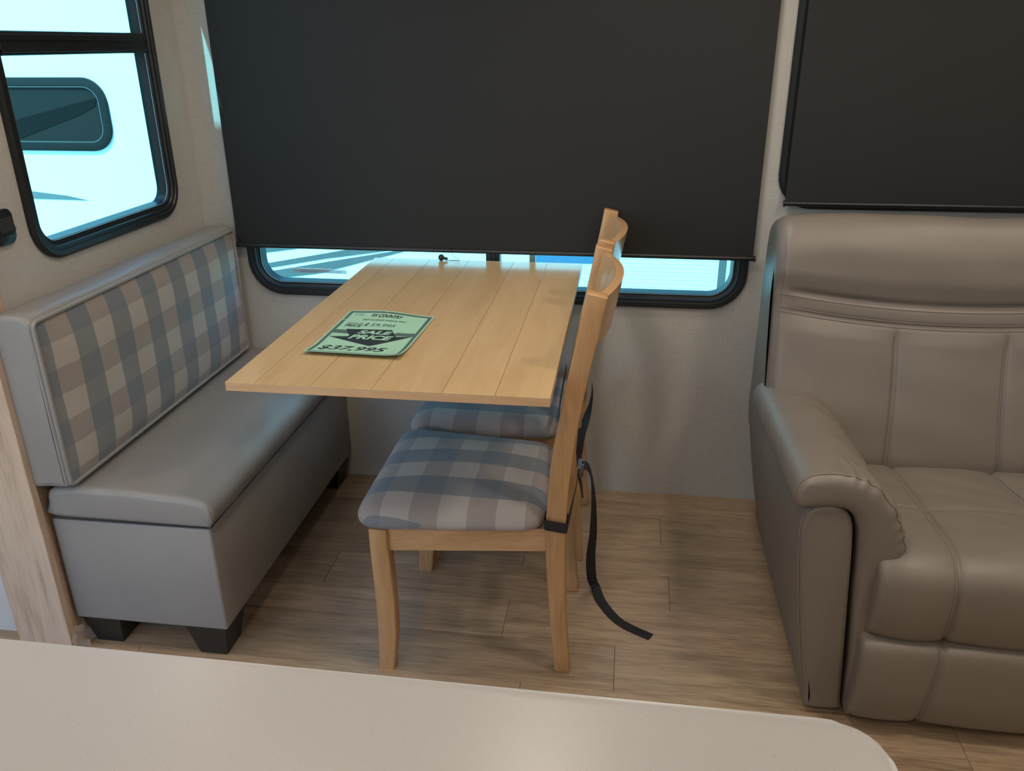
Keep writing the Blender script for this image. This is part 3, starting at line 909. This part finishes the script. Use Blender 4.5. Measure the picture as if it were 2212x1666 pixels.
# backrest
def bseam(z): return 1.931 + .004 * math.sin((z - .40) / .3 * PI) - .002 * (.7 - z) / .3
def curve_z(t, z0, dip): return z0 - dip * (1 - min(1, abs(t - RCX) / .42) ** 2)
def sst(x): x = min(1, max(0, x)); return x * x * (3 - 2 * x)
def back_disp(t, y, z, i):
    fr = sst((-y - .16) / .08)
    e = abs(t - RCX); d = 0
    if fr > 0:
        c1, c2 = curve_z(t, .775, .035), curve_z(t, .728, .035)
        ee = 1 - min(1, e / .40) ** 10
        d += .010 * sst((z - c1) / .06)
        d -= (.010 * g(z - c1, .009) + .005 * g(z - c2, .008)) * ee
        ss = RCX - bseam(z); pf = sst((c2 - z) / .05)
        d += pf * (.009 * (1 - min(1, e / ss) ** 2.2) if e < ss else .010 * max(0, 1 - abs((e - ss) / (.42 - ss) * 2 - 1) ** 2.5))
        d -= pf * .006 * g(e - ss, .006)
        d += pf * .003 * math.sin(38 * (t * .5 + z)) * g(z - .50, .08) * g(abs(e) - .33, .08)
        d *= fr
    d += .0013 * math.sin(t * 21 + z * 33) * math.sin(z * 17 - t * 9)
    d += .003 * math.sin(t * 11) * min(1, max(0, (z - .86) / .06))
    return d
BP = [(-.40, .335), (-.425, .37), (-.405, .45), (-.37, .55), (-.335, .65), (-.310, .74), (-.300, .82), (-.285, .885), (-.245, .932), (-.19, .943), (-.14, .925), (-.115, .86), (-.11, .7), (-.11, .5), (-.13, .34), (-.25, .32)]
def back_shift(t, a, b):
    e = abs(t - RCX) / .42
    return (0, -.006 * e ** 8 * sst((b - .75) / .1) - .009 * sst((b - .80) / .1))
BACK = Loft(BP, 'x', 1.634, mir(1.634), .034, 420, 260, back_disp, back_shift)
bo = obj('backrest', BACK.build(NB()), MT['taupe'], rc, smooth=True, angle=70)
def back_if(z):
    for i in range(4, BACK.n):
        if BACK.P[i].y <= z < BACK.P[i + 1].y: return i + (z - BACK.P[i].y) / (BACK.P[i + 1].y - BACK.P[i].y)
for z0, so2 in ((.775, -.011), (.728, .006), (.728, -.006)):
    path = [(1.652 + (mir(1.652) - 1.652) * k / 80, back_if(curve_z(1.652 + (mir(1.652) - 1.652) * k / 80, z0, .035) + so2)) for k in range(81)]
    seam_line(BACK, bo, path, .0009, .0024)
for sgn in (1, -1):
    path = []
    for k in range(40):
        z = .385 + (.695 - .385) * k / 39; xx = bseam(z) + .006
        path.append((xx if sgn == 1 else mir(xx), back_if(z)))
    seam_line(BACK, bo, path)
    path = [((1.653 if sgn == 1 else mir(1.653)), back_if(.52 + (.90 - .52) * k / 39)) for k in range(40)]
    seam_line(BACK, bo, path)
# arms
zsh = lambda t, a, b: (0, -.075 * (t + .9) * max(0, b - .1) / .45)
PANEL = [(1.694, .018), (1.690, .05), (1.672, .15), (1.650, .30), (1.634, .44), (1.637, .49), (1.660, .512), (1.695, .512), (1.722, .49), (1.733, .44), (1.745, .30), (1.758, .15), (1.766, .05), (1.766, .018)]
PAD = [(1.616, .512), (1.613, .545), (1.632, .572), (1.680, .583), (1.735, .572), (1.786, .533), (1.820, .470), (1.838, .39), (1.834, .32), (1.815, .20), (1.800, .10), (1.795, .022), (1.774, .022), (1.766, .15), (1.753, .30), (1.743, .43), (1.728, .488), (1.700, .508), (1.650, .506)]
def pad_disp(t, x, z, i):
    d = .0
    if z > .1:
        wv_ = min(1, max(0, (1.35 * x + z - 2.87) / .03))
        d += .0062 * math.sin(i * .95 + 2.2 * math.sin(i * .21)) * g(t + .856, .042) * wv_
        d += (.002 * math.sin(t * 37 + x * 20) * math.sin(x * 44) - .003 * g(t + .46, .005)) * wv_
    return d
for sgn in (1, -1):
    fx = (lambda x: x) if sgn == 1 else mir
    arm = Loft([(fx(a), b) for a, b in PANEL], 'y', -.902, -.13, .012, 70, 40, None, zsh)
    ar = obj('arm_panel', arm.build(NB()), MT['taupe'], rc, smooth=True, angle=60)
    pth = [(-.9025, (arm.near(fx(1.692), .05) + (arm.near(fx(1.65), .506) - arm.near(fx(1.692), .05)) * k / 30)) for k in range(31)]
    bm = tube(NB(), [arm.pt(-.892, i, .0010) for _, i in pth], .0010, 5)
    obj('stitching', bm, MT['thread'], ar)
    mirs = (lambda t, x, z, i: pad_disp(t, fx(x), z, i))
    pad = Loft([(fx(a), b) for a, b in PAD], 'y', -.912, -.30, .026, 260, 120, mirs, zsh, r1=.026, insf=lambda x, z: min(1, max(.38, (z - .10) / .35)) * min(1, max(.45, (fx(x) - 1.60) / .06)))
    pad.bridge = True
    pa = obj('arm_pad', pad.build(NB()), MT['taupe'], rc, smooth=True, angle=75)
    # gathered seam along the front of the pad
    ja, jb = pad.near(fx(1.625), .515), pad.near(fx(1.797), .06)
    if jb < ja and sgn == 1: jb += pad.n
    if sgn == -1 and ja < jb: ja += pad.n
    bm = tube(NB(), [pad.pt(-.896, ja + (jb - ja) * k / 70, .001) for k in range(71)], .0010, 5)
    obj('stitching', bm, MT['thread'], pa)
    bm = tube(NB(), [pad.pt(-.46, ja + (jb - ja) * k / 70, .0008) for k in range(46)], .0008, 5)
    obj('stitching', bm, MT['thread'], pa)
for xx in (1.70, mir(1.70) - .05):
    for yy in (-.84, -.22):
        obj('foot', box(NB(), xx, xx + .05, yy, yy + .05, 0, .034, .003), MT['blackfoot'], rc)

# ------------------------------------------------------------------ kitchen counter
ct = empty('kitchen_counter', (1.0, -2.2, 0), 'white speckled quartz counter in the foreground', 'counter')
out = rounded_poly([(.56, -2.56), (1.451, -2.56), (1.451, -1.878), (.56, -1.878)], .042, 8)
bm = prism(NB(), [(p.x, p.y) for p in out], 'z', .887, .915)
bmesh.ops.bevel(bm, geom=[e for e in bm.edges if abs(e.verts[0].co.z - e.verts[1].co.z) < .001], offset=.002, segments=2, profile=.5, affect='EDGES')
obj('countertop', bm, MT['quartz'], ct, smooth=True, angle=40)
obj('cabinet_body', box(NB(), .60, 1.40, -2.50, -1.93, .07, .886, .002), MT['oak'], ct)
obj('toe_kick', box(NB(), .63, 1.37, -2.45, -1.98, 0, .07), MT['gasket'], ct)
for k in range(2):
    xa = .605 + k * .397
    d = obj('door', box(NB(), xa, xa + .391, -2.518, -2.5005, .09, .87, .002), MT['oak'], ct)
    obj('handle', tube(NB(), [(xa + .35, -2.519, .68), (xa + .35, -2.54, .68), (xa + .35, -2.54, .82), (xa + .35, -2.519, .82)], .005, 8), MT['dkmetal'], d, smooth=True)

# ------------------------------------------------------------------ unseen ceiling lamps, added as fill light
MT['lamp'] = plain('lamp_diffuser', (.9, .9, .9), .5, emit=(LAMP_COL, 6))
def lamp(x, y_, z, wt, where, r=.10):
    root = empty('added_ceiling_light', (x, y_, z - .02), 'added round white ceiling lamp ' + where, 'lamp', 'added round ceiling lamps')
    bm = tube(NB(), [(x, y_, z), (x, y_, z - .004), (x, y_, z - .016), (x, y_, z - .018)], [r + .018, r + .018, r + .012, r + .004], 28)
    obj('trim_ring', bm, MT['white'], root, smooth=True)
    obj('diffuser', tube(NB(), [(x, y_, z - .0182), (x, y_, z - .020)], [r, r], 28), MT['lamp'], root)
    ld = bpy.data.lights.new('lamp', 'AREA'); ld.shape = 'DISK'; ld.size = 2 * r; ld.energy = wt; ld.color = LAMP_COL
    lo = bpy.data.objects.new('lamp_light', ld); COL.objects.link(lo); lo.parent = root; lo.location = (0, 0, -.004)
WHERE = ['by the left side wall in front of the bench', 'between the counter and the table', 'in front of the recliner', 'nearest the large front window', 'behind the counter',
         'behind the recliner side of the room', 'by the far right wall', 'directly above the bench', 'above the chairs', 'above the recliner']
for (x, y_, z_, wt), wh in zip(FILL_LAMPS, WHERE): lamp(x, y_, z_, wt, wh)

# ------------------------------------------------------------------ outdoors
struct(obj('ground', box(NB(), -30, 30, -30, 30, -1.0, -.95), plain('gravel', (.33, .31, .29), .9, nscale=3, namp=.25)), 'pale gravel ground outside')
TD = 2.0
MT['siding'] = plain('white_siding', (.80, .82, .82), .35)
tr = empty('travel_trailer', (-2, 3.2, -.95), 'white travel trailer with grey stripes parked outside the windows', 'trailer')
obj('body', box(NB(), -6.5, 1.83, TD, 4.4, -.55, 2.5, .03), MT['siding'], tr)
mkT = lambda u, d, z: (u, TD - d, z)
tw = obj('window', ring_sweep(NB(), (-2.85, -1.545, .795, 1.178), .13, [(0, .0), (0, .012), (.004, .014), (.042, .014), (.045, .010), (.052, .010), (.055, .003), (.055, 0)], mkT, 10), plain('trailer_window_frame', (.016, .013, .012), .5, spec=.15), tr, smooth=True, angle=30)
bm = NB(); bm.faces.new([bm.verts.new(mkT(p[0], .004, p[1])) for p in rrect(-2.80, -1.595, .845, 1.128, .085, 8)])
obj('pane', bm, plain('trailer_window_glass', (.019, .014, .0125), .5, spec=.12), tw)
bm = prism(NB(), [(-2.5, .862), (-2.1, .862), (-1.72, .985), (-1.62, 1.03), (-1.60, 1.075), (-2.1, .96), (-2.5, .93)], 'y', TD - .0065, TD - .0048)  # dark reflection in the trailer pane, drawn as a thin flat plate
obj('window_gasket', ring_sweep(NB(), (-2.85, -1.545, .795, 1.178), .13, [(.046, .010), (.046, .0125), (.050, .0125), (.050, .010)], mkT, 10), plain('pale_gasket', (.10, .10, .10), .4), tw)
obj('painted_arm_reflection', bm, plain('dark_reflection', (.008, .006, .0055), .5, spec=.1), tw)
GS = plain('grey_decal', (.10, .095, .095), .4); GS2 = plain('slate_decal', (.12, .115, .115), .4)
def decal(name, pts, m, th=.0025): return obj(name, prism(NB(), pts, 'y', TD - th, TD - .0002), m, tr)
decal('stripe', [(-2.6, .60), (-2.1, .565), (-1.90, .545), (-1.775, .521), (-1.95, .523), (-2.6, .53)], GS2)
decal('stripe', [(-.95, .235), (-.78, .243), (-.58, .272), (-.40, .31), (-.95, .30)], GS)
decal('stripe', [(-.95, .148), (-.78, .180), (-.40, .252), (.05, .34), (.25, .36), (-.05, .275), (-.40, .222), (-.75, .157)], GS)
decal('stripe', [(-.95, .10), (-.70, .098), (-.45, .135), (-.10, .232), (.25, .33), (.35, .36), (.05, .285), (-.35, .212), (-.72, .143), (-.95, .115)], GS)
decal('stripe', [(.79, .232), (1.17, .240), (1.17, .33), (.79, .33)], plain('blue_decal', (.06, .14, .24), .4), .005)
for k in range(12):
    zz = .03 + k * .0215
    obj('siding_rib', box(NB(), .86, 1.745, TD - .0028, TD - .0002, zz, zz + .0195, .0006), MT['siding'], tr)
obj('corner_post', box(NB(), 1.76, 1.80, TD - .004, TD - .0002, -.5, 2.4, .001), GS, tr)
for xx in (-4.2, -3.3):
    bm = tube(NB(), [(xx, TD + .02, -.62), (xx, TD + .22, -.62)], .33, 28)
    obj('wheel', bm, MT['gasket'], tr, smooth=True, angle=40)
